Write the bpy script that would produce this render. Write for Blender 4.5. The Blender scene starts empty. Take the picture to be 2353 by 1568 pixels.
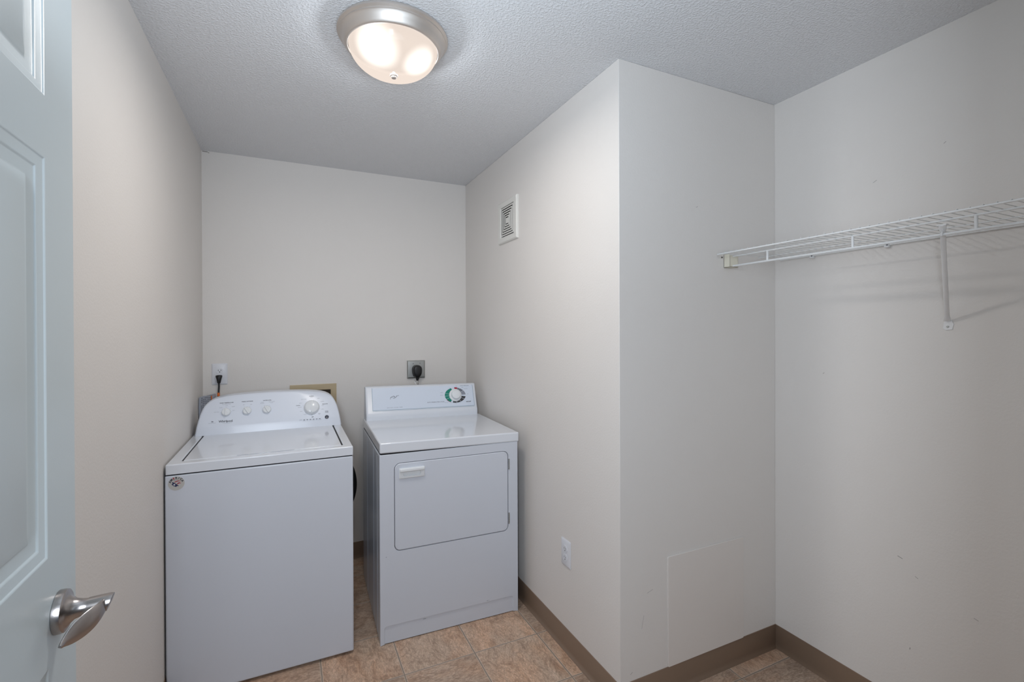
import bpy, bmesh, math, random
from mathutils import Vector, Matrix
random.seed(7)
C = bpy.context.scene.collection
PI = math.pi

# ------------------------------------------------------------------ room numbers (metres)
XL, YB, XR, YJ, XC, H = -0.4395, 3.147, 1.1085, 1.437, 1.973, 2.44
YF = 0.165                       # room side of the wall that holds the doorway
BH = 0.1007                      # cove base height
LX, LY = 0.326, 1.655            # ceiling light

# ------------------------------------------------------------------ camera
cam = bpy.data.cameras.new('camera'); camo = bpy.data.objects.new('camera', cam); C.objects.link(camo)
F, CX, CY, YAW, PIT, ROL, CH = 1094.2541, 1186.4523, 765.874, 0.4439, -0.0037, -0.0037, 1.4258
cam.sensor_width = 36; cam.lens = 36 * F / 2353
cam.shift_x = -(CX - 1176.5) / 2353; cam.shift_y = (CY - 784) / 2353
cam.clip_start = 0.01
fx = Vector((math.sin(YAW), math.cos(YAW), 0)); rt = Vector((math.cos(YAW), -math.sin(YAW), 0)); up = Vector((0, 0, 1))
fw = fx * math.cos(PIT) + up * math.sin(PIT); u1 = up * math.cos(PIT) - fx * math.sin(PIT)
r_ = rt * math.cos(ROL) + u1 * math.sin(ROL); u2 = u1 * math.cos(ROL) - rt * math.sin(ROL)
camo.matrix_world = Matrix(((r_.x, u2.x, -fw.x, 0), (r_.y, u2.y, -fw.y, 0), (r_.z, u2.z, -fw.z, CH), (0, 0, 0, 1)))
bpy.context.scene.camera = camo

# ------------------------------------------------------------------ world, view, big lights
S = bpy.context.scene
S.view_settings.view_transform = 'Standard'; S.view_settings.look = 'None'
S.view_settings.gamma = 1; S.view_settings.exposure = 0.0; S.view_settings.use_curve_mapping = False
w = bpy.data.worlds.new('world'); S.world = w; w.use_nodes = True
w.node_tree.nodes['Background'].inputs[0].default_value = (0.62, 0.76, 1.0, 1)
w.node_tree.nodes['Background'].inputs[1].default_value = 0.15

def area(name, loc, direction, sx, sy, power, col):
    l = bpy.data.lights.new(name, 'AREA'); l.shape = 'RECTANGLE'; l.size = sx; l.size_y = sy; l.energy = power; l.color = col
    o = bpy.data.objects.new(name, l); C.objects.link(o); o.location = loc
    o.rotation_euler = Vector(direction).to_track_quat('-Z', 'Y').to_euler(); return o
# daylight of the hall, coming in through the open doorway, and the photographer's flash bounced off the ceiling
area('hall_daylight', (-0.24, -0.29, 1.60), (0.55, 1, 0.08), 0.28, 0.8, 20.5, (0.90, 1.0, 1.12))
area('bounce_flash', (0.25, 0.75, 1.85), (0.1, 0.3, 1), 0.55, 0.5, 3.9, (0.70, 0.87, 1.0))

# ------------------------------------------------------------------ materials
def new_mat(name):
    m = bpy.data.materials.new(name); m.use_nodes = True
    return m, m.node_tree.nodes, m.node_tree.links, m.node_tree.nodes['Principled BSDF']
def M_(name, col, rough=0.5, metal=0.0, bump=None, spec=0.5, coat=0.0, var=0.0, emis=None):
    m, N, L, b = new_mat(name)
    b.inputs['Base Color'].default_value = (*col, 1); b.inputs['Roughness'].default_value = rough
    b.inputs['Metallic'].default_value = metal; b.inputs['Specular IOR Level'].default_value = spec
    b.inputs['Coat Weight'].default_value = coat
    tc = N.new('ShaderNodeTexCoord')
    if bump:
        n = N.new('ShaderNodeTexNoise'); n.inputs['Scale'].default_value = bump[0]; n.inputs['Detail'].default_value = 3
        L.new(tc.outputs['Object'], n.inputs['Vector'])
        bp = N.new('ShaderNodeBump'); bp.inputs['Strength'].default_value = bump[1]; bp.inputs['Distance'].default_value = bump[2]
        L.new(n.outputs[0], bp.inputs['Height']); L.new(bp.outputs[0], b.inputs['Normal'])
    if var:
        n2 = N.new('ShaderNodeTexNoise'); n2.inputs['Scale'].default_value = 2.3; n2.inputs['Detail'].default_value = 4
        L.new(tc.outputs['Object'], n2.inputs['Vector'])
        mx = N.new('ShaderNodeMix'); mx.data_type = 'RGBA'
        mx.inputs[6].default_value = (*[c * (1 - var) for c in col], 1); mx.inputs[7].default_value = (*[min(1, c * (1 + var)) for c in col], 1)
        L.new(n2.outputs[0], mx.inputs[0]); L.new(mx.outputs[2], b.inputs['Base Color'])
    return m
m_wall = M_('wall_paint', (0.755, 0.722, 0.69), 0.55, bump=(130, 0.25, 0.002), spec=0.3, var=0.02)
m_panel = M_('painted_board', (0.755, 0.71, 0.672), 0.5, bump=(60, 0.15, 0.002), spec=0.3, var=0.02)
m_white = M_('white_enamel', (0.62, 0.65, 0.715), 0.30, bump=(400, 0.02, 0.001), spec=0.5)
m_gloss = M_('gloss_white_enamel', (0.71, 0.735, 0.785), 0.14, spec=0.5, coat=0.3)
m_cons = M_('white_console_plastic', (0.72, 0.76, 0.84), 0.28)
m_cons2 = M_('white_dryer_console', (0.70, 0.73, 0.785), 0.30)
m_knob = M_('white_knob_plastic', (0.76, 0.78, 0.80), 0.22)
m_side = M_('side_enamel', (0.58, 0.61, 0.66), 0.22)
m_face = M_('console_face', (0.66, 0.72, 0.82), 0.3)
m_dark = M_('gap_shade', (0.012, 0.012, 0.015), 0.7)  # near-black that stands in for the shade inside gaps and slots
m_black = M_('black_rubber', (0.010, 0.010, 0.011), 0.42)
m_door = M_('cool_light_white_paint', (0.60, 0.675, 0.70), 0.33, bump=(160, 0.05, 0.002), spec=0.5)  # white paint with the tint of the cool light put into its colour
m_base = M_('brown_vinyl_base', (0.25, 0.175, 0.125), 0.42, spec=0.4)
m_nickel = M_('brushed_nickel', (0.66, 0.61, 0.57), 0.50, 1.0, bump=(300, 0.04, 0.001))
m_lever = M_('satin_lever_metal', (0.42, 0.39, 0.38), 0.26, 1.0)
m_steel = M_('steel_plate', (0.42, 0.43, 0.42), 0.42, 0.85)
m_plastic = M_('outlet_plastic', (0.72, 0.73, 0.77), 0.3)
m_ventp = M_('vent_plastic', (0.74, 0.73, 0.69), 0.4)
m_tan = M_('tan_plastic', (0.50, 0.40, 0.25), 0.45)
m_brown = M_('recess_shade', (0.03, 0.02, 0.012), 0.8)  # colour stands in for the shade inside the supply box
m_wire = M_('vinyl_coated_wire', (0.78, 0.79, 0.79), 0.3)
m_cream = M_('cream_bracket', (0.76, 0.72, 0.60), 0.4)
m_brace = M_('white_brace', (0.80, 0.80, 0.80), 0.35)
m_ink = M_('black_ink', (0.03, 0.03, 0.045), 0.5)
m_gray = M_('grey_ink', (0.26, 0.28, 0.33), 0.5)
m_navy = M_('navy_ink', (0.008, 0.014, 0.07), 0.5)
m_red = M_('red_ink', (0.36, 0.01, 0.04), 0.5)
m_stick = M_('sticker_paper', (0.50, 0.485, 0.46), 0.4)
m_green = M_('teal_ink', (0.0, 0.21, 0.15), 0.45)
m_line = M_('steel_blue_line', (0.17, 0.30, 0.40), 0.4)
m_orange = M_('orange_tape', (0.75, 0.17, 0.03), 0.5)
m_slate = M_('slate_ink', (0.13, 0.14, 0.17), 0.5)
m_char = M_('charcoal_ink', (0.035, 0.035, 0.04), 0.5)
m_butt = M_('dark_button', (0.03, 0.035, 0.06), 0.3)
m_scuff = M_('scuff_grey', (0.42, 0.40, 0.38), 0.6)
m_crack = M_('crack_dark', (0.12, 0.11, 0.09), 0.8)
m_brass = M_('brass', (0.5, 0.4, 0.22), 0.35, 1.0)

# ceiling: sprayed stipple texture
m_ceil, N, L, b = new_mat('stippled_ceiling')
b.inputs['Base Color'].default_value = (0.74, 0.745, 0.765, 1); b.inputs['Roughness'].default_value = 0.6
tc = N.new('ShaderNodeTexCoord')
n1 = N.new('ShaderNodeTexNoise'); n1.inputs['Scale'].default_value = 125; n1.inputs['Detail'].default_value = 2.2; n1.inputs['Roughness'].default_value = 0.55
L.new(tc.outputs['Object'], n1.inputs['Vector'])
rp = N.new('ShaderNodeValToRGB'); rp.color_ramp.elements[0].position = 0.44; rp.color_ramp.elements[1].position = 0.70
L.new(n1.outputs[0], rp.inputs[0])
bp = N.new('ShaderNodeBump'); bp.inputs['Strength'].default_value = 0.42; bp.inputs['Distance'].default_value = 0.006
L.new(rp.outputs[0], bp.inputs['Height']); L.new(bp.outputs[0], b.inputs['Normal'])

# floor: embossed stone-look vinyl squares
TX, TY, TS = 0.7334, 1.9826, 0.3104
m_floor, N, L, b = new_mat('stone_tile_vinyl')
def mth(op, a, bb=None, c=None):
    n = N.new('ShaderNodeMath'); n.operation = op
    for i, v in enumerate((a, bb, c)):
        if v is None: continue
        if isinstance(v, (int, float)): n.inputs[i].default_value = v
        else: L.new(v, n.inputs[i])
    return n.outputs[0]
geo = N.new('ShaderNodeNewGeometry'); sp = N.new('ShaderNodeSeparateXYZ'); L.new(geo.outputs['Position'], sp.inputs[0])
wob = N.new('ShaderNodeTexNoise'); wob.inputs['Scale'].default_value = 28; wob.inputs['Detail'].default_value = 2
L.new(geo.outputs['Position'], wob.inputs['Vector'])
wv = mth('MULTIPLY', mth('SUBTRACT', wob.outputs[0], 0.5), 0.012)
gx = mth('DIVIDE', mth('SUBTRACT', sp.outputs[0], TX - 30 * TS), TS); gy = mth('DIVIDE', mth('SUBTRACT', sp.outputs[1], TY - 30 * TS), TS)
gxw = mth('ADD', gx, wv); gyw = mth('ADD', gy, wv)
dx = mth('ABSOLUTE', mth('SUBTRACT', mth('FRACT', mth('ADD', gxw, 0.5)), 0.5)); dy = mth('ABSOLUTE', mth('SUBTRACT', mth('FRACT', mth('ADD', gyw, 0.5)), 0.5))
de = mth('MINIMUM', dx, dy)
cell = N.new('ShaderNodeCombineXYZ'); L.new(mth('FLOOR', gx), cell.inputs[0]); L.new(mth('FLOOR', gy), cell.inputs[1])
wn = N.new('ShaderNodeTexWhiteNoise'); wn.noise_dimensions = '3D'; L.new(cell.outputs[0], wn.inputs['Vector'])
chk = mth('GREATER_THAN', wn.outputs['Value'], 0.5)
sc1 = N.new('ShaderNodeCombineXYZ'); sc1.inputs[2].default_value = 1
L.new(mth('MULTIPLY_ADD', chk, 1.7, 1.3), sc1.inputs[0]); L.new(mth('MULTIPLY_ADD', chk, -1.7, 3.0), sc1.inputs[1])
vm = N.new('ShaderNodeVectorMath'); vm.operation = 'MULTIPLY'; L.new(geo.outputs['Position'], vm.inputs[0]); L.new(sc1.outputs[0], vm.inputs[1])
vo = N.new('ShaderNodeVectorMath'); vo.operation = 'MULTIPLY_ADD'; L.new(wn.outputs['Color'], vo.inputs[0]); vo.inputs[1].default_value = (9, 9, 9); L.new(vm.outputs[0], vo.inputs[2])
def noise(scale, det, rough, dist, vec):
    n = N.new('ShaderNodeTexNoise'); n.inputs['Scale'].default_value = scale; n.inputs['Detail'].default_value = det
    n.inputs['Roughness'].default_value = rough; n.inputs['Distortion'].default_value = dist; L.new(vec, n.inputs['Vector']); return n.outputs[0]
na = noise(6, 9, 0.78, 0.9, vo.outputs[0]); nb = noise(52, 6, 0.8, 0.4, vo.outputs[0]); nc = noise(2.2, 3, 0.5, 0.5, vo.outputs[0])
def ramp(f, pts):
    r = N.new('ShaderNodeValToRGB'); e = r.color_ramp.elements
    e[0].position, e[0].color = pts[0][0], (*pts[0][1], 1); e[1].position, e[1].color = pts[-1][0], (*pts[-1][1], 1)
    for p, c in pts[1:-1]:
        x = e.new(p); x.color = (*c, 1)
    L.new(f, r.inputs[0]); return r.outputs[0]
def mixc(f, a, bb, mode='MIX'):
    n = N.new('ShaderNodeMix'); n.data_type = 'RGBA'; n.blend_type = mode
    if isinstance(f, (int, float)): n.inputs[0].default_value = f
    else: L.new(f, n.inputs[0])
    for i, v in ((6, a), (7, bb)):
        if isinstance(v, tuple): n.inputs[i].default_value = (*v, 1)
        else: L.new(v, n.inputs[i])
    return n.outputs[2]
base = ramp(na, [(0.36, (0.20, 0.13, 0.095)), (0.46, (0.47, 0.34, 0.255)), (0.55, (0.62, 0.47, 0.37)), (0.68, (0.72, 0.59, 0.49))])
rust = ramp(nc, [(0.40, (0.50, 0.40, 0.32)), (0.62, (0.64, 0.39, 0.25))])
col = mixc(0.42, base, rust)
col = mixc(mth('MULTIPLY', mth('SUBTRACT', 0.60, nb), 2.4), col, (0.17, 0.115, 0.085))
nv = noise(4.2, 7, 0.62, 1.6, vo.outputs[0])
vein = mth('SUBTRACT', 1.0, mth('MULTIPLY', mth('ABSOLUTE', mth('SUBTRACT', nv, 0.5)), 34)); vein.node.use_clamp = True
vein = mth('MULTIPLY', vein, mth('MULTIPLY', nb, 0.75)); col = mixc(vein, col, (0.14, 0.095, 0.07))
tint = mixc(wn.outputs['Value'], (0.95, 0.93, 0.91), (1.24, 1.18, 1.12)); col = mixc(1.0, col, tint, 'MULTIPLY')
edge = mth('SUBTRACT', 1.0, mth('MULTIPLY', mth('SUBTRACT', de, 0.010), 90)); edge.node.use_clamp = True
lite = mth('MULTIPLY', edge, 0.55); col = mixc(lite, col, (0.66, 0.56, 0.47))
gr = mth('SUBTRACT', 1.0, mth('MULTIPLY', mth('SUBTRACT', de, 0.0065), 400)); gr.node.use_clamp = True
col = mixc(gr, col, (0.30, 0.24, 0.19)); L.new(col, b.inputs['Base Color'])
b.inputs['Roughness'].default_value = 0.48; b.inputs['Specular IOR Level'].default_value = 0.35
hgt = mth('SUBTRACT', mth('MULTIPLY', nb, 0.35), mth('MULTIPLY', gr, 1.0))
bp = N.new('ShaderNodeBump'); bp.inputs['Strength'].default_value = 0.5; bp.inputs['Distance'].default_value = 0.002
L.new(hgt, bp.inputs['Height']); L.new(bp.outputs[0], b.inputs['Normal'])

# frosted lamp glass: lets the bulbs' light out and glows, brighter in front of the two bulbs
m_glass, N, L, b = new_mat('frosted_lamp_glass')
N.remove(b); out = N['Material Output']
tc = N.new('ShaderNodeTexCoord'); em = N.new('ShaderNodeEmission'); tr = N.new('ShaderNodeBsdfTransparent'); gl = N.new('ShaderNodeBsdfGlossy')
tr.inputs[0].default_value = (1, 0.97, 0.93, 1); gl.inputs['Roughness'].default_value = 0.15
def spot(px, py, pz, r):
    d = N.new('ShaderNodeVectorMath'); d.operation = 'DISTANCE'; L.new(tc.outputs['Object'], d.inputs[0]); d.inputs[1].default_value = (px, py, pz)
    mr = N.new('ShaderNodeMapRange'); mr.interpolation_type = 'SMOOTHSTEP'; L.new(d.outputs['Value'], mr.inputs[0])
    mr.inputs[1].default_value = r; mr.inputs[2].default_value = r * 0.35; mr.inputs[3].default_value = 0; mr.inputs[4].default_value = 1; return mr.outputs[0]
BULB = 0.068; BA = math.radians(12)
b1 = (-BULB * math.cos(BA), -BULB * math.sin(BA)); b2 = (BULB * math.cos(BA), BULB * math.sin(BA))
s = mth('ADD', spot(-0.068, -0.078, -0.095, 0.088), spot(0.066, -0.064, -0.100, 0.068))
L.new(mixc(s, (1.0, 0.86, 0.76), (1.0, 0.96, 0.90)), em.inputs[0]); L.new(mth('MULTIPLY_ADD', s, 0.75, 0.93), em.inputs[1])
mx1 = N.new('ShaderNodeMixShader'); mx1.inputs[0].default_value = 0.12; L.new(em.outputs[0], mx1.inputs[1]); L.new(tr.outputs[0], mx1.inputs[2])
mx2 = N.new('ShaderNodeMixShader'); mx2.inputs[0].default_value = 0.015; L.new(mx1.outputs[0], mx2.inputs[1]); L.new(gl.outputs[0], mx2.inputs[2])
L.new(mx2.outputs[0], out.inputs['Surface'])

# clear plastic bag
m_bag = M_('bagged_booklet_paper', (0.40, 0.43, 0.50), 0.25, coat=0.6)

# ------------------------------------------------------------------ mesh helpers
def obj(name, bm, m, parent=None, smooth=None, bevel=0, seg=2, kind=None, label=None):
    bmesh.ops.recalc_face_normals(bm, faces=bm.faces)
    me = bpy.data.meshes.new(name); bm.to_mesh(me); bm.free()
    for x in (m if isinstance(m, (list, tuple)) else [m]): me.materials.append(x)
    o = bpy.data.objects.new(name, me); C.objects.link(o)
    if parent: o.parent = parent
    if kind: o['kind'] = kind
    if label: o['label'] = label
    if bevel:
        md = o.modifiers.new('bevel', 'BEVEL'); md.width = bevel; md.segments = seg; md.limit_method = 'ANGLE'; md.angle_limit = math.radians(28); md.harden_normals = False
    if smooth is not None or bevel:
        for p in me.polygons: p.use_smooth = True
        try: me.set_sharp_from_angle(angle=math.radians(smooth or 40))
        except Exception: pass
    return o
def thing(name, label, cat, loc=(0, 0, 0), rz=0, group=None):
    o = bpy.data.objects.new(name, None); C.objects.link(o); o.empty_display_size = 0.05
    o.location = loc; o.rotation_euler = (0, 0, rz); o['label'] = label; o['category'] = cat
    if group: o['group'] = group
    return o
def tag(o, label, cat, group=None):
    o['label'] = label; o['category'] = cat
    if group: o['group'] = group
    return o
def box(bm, a, b, mi=0):
    x0, y0, z0 = a; x1, y1, z1 = b
    v = [bm.verts.new(p) for p in ((x0, y0, z0), (x1, y0, z0), (x1, y1, z0), (x0, y1, z0), (x0, y0, z1), (x1, y0, z1), (x1, y1, z1), (x0, y1, z1))]
    for f in ((0, 3, 2, 1), (4, 5, 6, 7), (0, 1, 5, 4), (1, 2, 6, 5), (2, 3, 7, 6), (3, 0, 4, 7)):
        bm.faces.new([v[i] for i in f]).material_index = mi
    return v
def B(a, b):
    bm = bmesh.new(); box(bm, a, b); return bm
def prism(bm, pts, M, h, mi=0, cap0=True):
    """outline pts (x, y) raised by h along z, all put through matrix M"""
    lo = [bm.verts.new(M @ Vector((p[0], p[1], 0))) for p in pts]; hi = [bm.verts.new(M @ Vector((p[0], p[1], h))) for p in pts]
    n = len(pts)
    for i in range(n): bm.faces.new((lo[i], lo[(i + 1) % n], hi[(i + 1) % n], hi[i])).material_index = mi
    bm.faces.new(hi).material_index = mi
    if cap0: bm.faces.new(lo[::-1]).material_index = mi
def rrect(x0, y0, x1, y1, r, k=6):
    out = []
    for cx, cy, a0 in ((x1 - r, y0 + r, -90), (x1 - r, y1 - r, 0), (x0 + r, y1 - r, 90), (x0 + r, y0 + r, 180)):
        for j in range(k + 1):
            a = math.radians(a0 + 90 * j / k); out.append((cx + r * math.cos(a), cy + r * math.sin(a)))
    return out
def outer_for(x0, y0, x1, y1, ix0, iy0, ix1, iy1, r, k=6):
    """points on a rectangle matching rrect(ix0..) point by point; k even"""
    out = []
    cs = ((x1, y0, (ix1 - r, y0), (x1, iy0 + r)), (x1, y1, (x1, iy1 - r), (ix1 - r, y1)), (x0, y1, (ix0 + r, y1), (x0, iy1 - r)), (x0, y0, (x0, iy0 + r), (ix0 + r, y0)))
    for cx, cy, s, e in cs:
        for j in range(k + 1):
            t = j / (k / 2)
            if t <= 1: out.append((s[0] + (cx - s[0]) * t, s[1] + (cy - s[1]) * t))
            else: out.append((cx + (e[0] - cx) * (t - 1), cy + (e[1] - cy) * (t - 1)))
    return out
def loops(bm, rings, M=Matrix(), cap=True, cap_start=False, closed=True, mi=0):
    """skin between rings of (x, y, z) points"""
    vs = [[bm.verts.new(M @ Vector(p)) for p in r] for r in rings]
    n = len(rings[0])
    for a, c in zip(vs, vs[1:]):
        for i in range(n if closed else n - 1):
            try: bm.faces.new((a[i], a[(i + 1) % n], c[(i + 1) % n], c[i])).material_index = mi
            except ValueError: pass
    if cap: bm.faces.new(vs[-1]).material_index = mi
    if cap_start: bm.faces.new(vs[0][::-1]).material_index = mi
    return vs
def lathe(bm, prof, M=Matrix(), n=48, mi=0):
    """profile of (r, z); r = 0 closes"""
    rows = []
    for r, z in prof:
        if r < 1e-6: rows.append([bm.verts.new(M @ Vector((0, 0, z)))])
        else: rows.append([bm.verts.new(M @ Vector((r * math.cos(2 * PI * i / n), r * math.sin(2 * PI * i / n), z))) for i in range(n)])
    for a, c in zip(rows, rows[1:]):
        for i in range(n):
            j = (i + 1) % n
            if len(a) == 1 and len(c) == 1: continue
            if len(a) == 1: bm.faces.new((a[0], c[j], c[i])).material_index = mi
            elif len(c) == 1: bm.faces.new((a[i], a[j], c[0])).material_index = mi
            else: bm.faces.new((a[i], a[j], c[j], c[i])).material_index = mi
def tube(bm, pts, r, n=10, radii=None, mi=0, cap=True):
    pts = [Vector(p) for p in pts]; rings = []; nrm = None
    for i, p in enumerate(pts):
        d = (pts[min(i + 1, len(pts) - 1)] - pts[max(i - 1, 0)]).normalized()
        if nrm is None:
            nrm = d.orthogonal().normalized()
        nrm = (nrm - d * nrm.dot(d)).normalized(); bn = d.cross(nrm)
        rr = radii[i] if radii else r
        rings.append([p + (nrm * math.cos(2 * PI * k / n) + bn * math.sin(2 * PI * k / n)) * rr for k in range(n)])
    loops(bm, rings, cap=cap, cap_start=cap, mi=mi)
def bez(p0, p1, p2, p3, n=16):
    p0, p1, p2, p3 = map(Vector, (p0, p1, p2, p3))
    return [p0 * (1 - t) ** 3 + p1 * 3 * t * (1 - t) ** 2 + p2 * 3 * t * t * (1 - t) + p3 * t ** 3 for t in [i / n for i in range(n + 1)]]
def frame(o, ex, ey):
    ex = Vector(ex).normalized(); ey = Vector(ey).normalized(); ez = ex.cross(ey)
    return Matrix(((ex.x, ey.x, ez.x, o[0]), (ex.y, ey.y, ez.y, o[1]), (ex.z, ey.z, ez.z, o[2]), (0, 0, 0, 1)))
def add_text(bm, s, M, x, y, size, align='CENTER', rot=0, mi=0, bold=0.0, shear=0.0, wscale=1.0, lift=0.0003):
    cu = bpy.data.curves.new('t', 'FONT'); cu.body = s; cu.size = size; cu.align_x = align; cu.align_y = 'CENTER'; cu.offset = bold; cu.shear = shear; cu.resolution_u = 3
    t = bpy.data.objects.new('t', cu); C.objects.link(t); bpy.context.view_layer.update()
    dg = bpy.context.evaluated_depsgraph_get(); me = bpy.data.meshes.new_from_object(t.evaluated_get(dg))
    T = M @ Matrix.Translation((x, y, lift)) @ Matrix.Rotation(rot, 4, 'Z') @ Matrix.Diagonal((wscale, 1, 1, 1))
    off = len(bm.verts); vs = [bm.verts.new(T @ v.co) for v in me.vertices]
    for p in me.polygons:
        try: bm.faces.new([vs[i] for i in p.vertices]).material_index = mi
        except ValueError: pass
    bpy.data.objects.remove(t); bpy.data.meshes.remove(me); bpy.data.curves.remove(cu)
def dash(bm, M, x0, y0, x1, y1, wdt, mi=0, lift=0.0003):
    a = Vector((x0, y0)); c = Vector((x1, y1)); d = (c - a).normalized(); n = Vector((-d.y, d.x)) * wdt / 2
    bm.faces.new([bm.verts.new(M @ Vector((q.x, q.y, lift))) for q in (a - n, c - n, c + n, a + n)]).material_index = mi

# ------------------------------------------------------------------ room shell
T = 0.1
def struct(name, bm, m, **k): return obj(name, bm, m, kind='structure', **k)
struct('floor', B((XL - T, -1.3, -0.05), (XC + T, YB + T, 0)), m_floor)
struct('ceiling', B((XL - T, -1.3, H), (XC + T, YB + T, H + 0.05)), m_ceil)
wl = struct('wall_left', B((XL - T, -1.3, 0), (XL, YB + T, H)), m_wall)
wb = struct('wall_back', B((XL, YB, 0), (XR, YB + T, H)), m_wall)
bm = bmesh.new()                       # the projecting chase: its alcove side and its closet side are one body
box(bm, (XR, YJ, 0), (XC, YB + T, H)); wr = struct('wall_right', bm, m_wall, bevel=0.002)
wc = struct('wall_closet', B((XC, YF - 0.12, 0), (XC + T, YB + T, H)), m_wall)
DW0, DW1, DHT = -0.372, 0.605, 2.155
bm = bmesh.new(); box(bm, (DW1 + 0.02, YF - 0.115, 0), (XC, YF, H)); box(bm, (DW0 - 0.02, YF - 0.115, DHT + 0.02), (DW1 + 0.02, YF, H)); box(bm, (XL, YF - 0.115, 0), (DW0 - 0.02, YF, H))
struct('wall_front', bm, m_wall)
bm = bmesh.new(); box(bm, (DW0 - 0.02, YF - 0.12, 0), (DW0, YF + 0.003, DHT + 0.02)); box(bm, (DW1, YF - 0.12, 0), (DW1 + 0.02, YF + 0.003, DHT + 0.02)); box(bm, (DW0, YF - 0.12, DHT), (DW1, YF + 0.003, DHT + 0.02))
struct('trim_1', bm, m_door)
# faint scuffs and dents that belong to the paint
def scuffs(pts, wall, M):
    bm = bmesh.new()
    for x, y, ln, a, wd in pts:
        dash(bm, M, x - ln / 2 * math.cos(a), y - ln / 2 * math.sin(a), x + ln / 2 * math.cos(a), y + ln / 2 * math.sin(a), wd, lift=0.0006)
    obj('scuff_mark', bm, m_scuff, wall)
MC = frame((XC, 0, 0), (0, -1, 0), (0, 0, 1))           # closet wall: x runs towards the camera
scuffs([(-0.95, 0.61, 0.016, -0.3, 0.003), (-0.92, 0.30, 0.008, 1.4, 0.003), (-1.03, 1.98, 0.014, 0.5, 0.002), (-0.90, 0.56, 0.01, -0.5, 0.002), (-1.22, 1.25, 0.008, 0.7, 0.002), (-0.82, 2.05, 0.008, 0.7, 0.002), (-0.74, 0.50, 0.012, -0.3, 0.002), (-0.80, 0.16, 0.008, 0.1, 0.004)], wc, MC)
MJ = frame((0, YJ, 0), (1, 0, 0), (0, 0, 1))
scuffs([(1.25, 0.42, 0.03, 0.3, 0.0015), (1.215, 0.31, 0.05, 1.35, 0.0012), (1.16, 0.13, 0.012, 0.6, 0.002), (1.38, 0.47, 0.02, 1.57, 0.0018), (1.38, 0.26, 0.02, 1.57, 0.0018), (1.72, 0.50, 0.015, 1.57, 0.0015), (1.55, 0.155, 0.03, 0.35, 0.0012), (1.5, 1.93, 0.01, 0.4, 0.002)], wr, MJ)
bm = bmesh.new(); MBk = frame((0, YB, 0), (1, 0, 0), (0, 0, 1))
dash(bm, MBk, XL + 0.004, H - 0.004, XL + 0.03, H - 0.005, 0.003, lift=0.0006); dash(bm, MBk, XL + 0.031, H - 0.008, XL + 0.037, H - 0.008, 0.003, lift=0.0006)
obj('plaster_crack', bm, m_crack, wb, label='short dark crack under the ceiling')

# vinyl cove base: extruded profile with a flared toe, one run per wall
def cove(name, p, q, n, c0=0, c1=0):
    """from p to q along the wall, n points into the room; c0/c1: how far the toe is cut back (+ at an inside corner)"""
    p = Vector(p); q = Vector(q); n = Vector(n); d = (q - p).normalized()
    prof = [(0, 0), (0.0125, 0), (0.0120, 0.0022), (0.0072, 0.0065), (0.0042, 0.014), (0.0032, 0.022), (0.0032, BH - 0.004), (0.0022, BH - 0.0008), (0, BH)]
    bm = bmesh.new()
    loops(bm, [[p + n * a + d * a * c0 + Vector((0, 0, z)) for a, z in prof], [q + n * a - d * a * c1 + Vector((0, 0, z)) for a, z in prof]], cap=True, cap_start=True)
    return struct(name, bm, m_base, smooth=50)
cove('baseboard_left', (XL, YF, 0), (XL, YB, 0), (1, 0, 0), 0, 1)
cove('baseboard_back', (XL, YB, 0), (XR, YB, 0), (0, -1, 0), 1, 1)
cove('baseboard_right', (XR, YB, 0), (XR, YJ, 0), (-1, 0, 0), 1, -1)
cove('baseboard_chase', (XR, YJ, 0), (XC, YJ, 0), (0, -1, 0), -1, 1)
cove('baseboard_closet', (XC, YJ, 0), (XC, YF, 0), (-1, 0, 0), 1, 0)

# ------------------------------------------------------------------ door with lever
door = thing('door_1', 'white six-panel door, cool light put into its colour, standing open along the left wall', 'door', (-0.3233, 0.185, 0.008), math.atan(0.024))
door['kind'] = 'structure'; 
DWD, DTH, DHH = 0.912, 0.035, 2.13
us = [0, 0.115, 0.3985, 0.5145, 0.798, DWD]; zs = [0, 0.228, 0.893, 1.067, 1.690, 1.788, 2.020, DHH]
bm = bmesh.new()
def pt(u, z, d): return (-d, u, z)
for i in range(5):
    for j in range(7):
        u0, u1_, z0, z1 = us[i], us[i + 1], zs[j], zs[j + 1]
        if i in (1, 3) and j in (1, 3, 5):
            rings = []
            for ins, dep in ((0, 0), (0.0015, 0.0022), (0.017, 0.0052), (0.0185, 0.0074), (0.034, 0.0102), (0.037, 0.0102), (0.040, 0.0085), (0.060, 0.0035), (0.0615, 0.0030)):
                rings.append([pt(u0 + ins, z0 + ins, dep), pt(u1_ - ins, z0 + ins, dep), pt(u1_ - ins, z1 - ins, dep), pt(u0 + ins, z1 - ins, dep)])
            loops(bm, rings)
        else:
            bm.faces.new([bm.verts.new(p) for p in (pt(u0, z0, 0), pt(u1_, z0, 0), pt(u1_, z1, 0), pt(u0, z1, 0))])
for q in ([(0, 0), (DWD, 0)], [(DWD, 0), (DWD, DHH)], [(DWD, DHH), (0, DHH)], [(0, DHH), (0, 0)]):
    (a, c), (e, f) = q; bm.faces.new([bm.verts.new(p) for p in (pt(a, c, 0), pt(e, f, 0), pt(e, f, DTH), pt(a, c, DTH))])
bm.faces.new([bm.verts.new(p) for p in (pt(0, 0, DTH), pt(0, DHH, DTH), pt(DWD, DHH, DTH), pt(DWD, 0, DTH))])
bmesh.ops.remove_doubles(bm, verts=bm.verts, dist=1e-5)
obj('door_leaf', bm, m_door, door, bevel=0.0018, seg=2)
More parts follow.
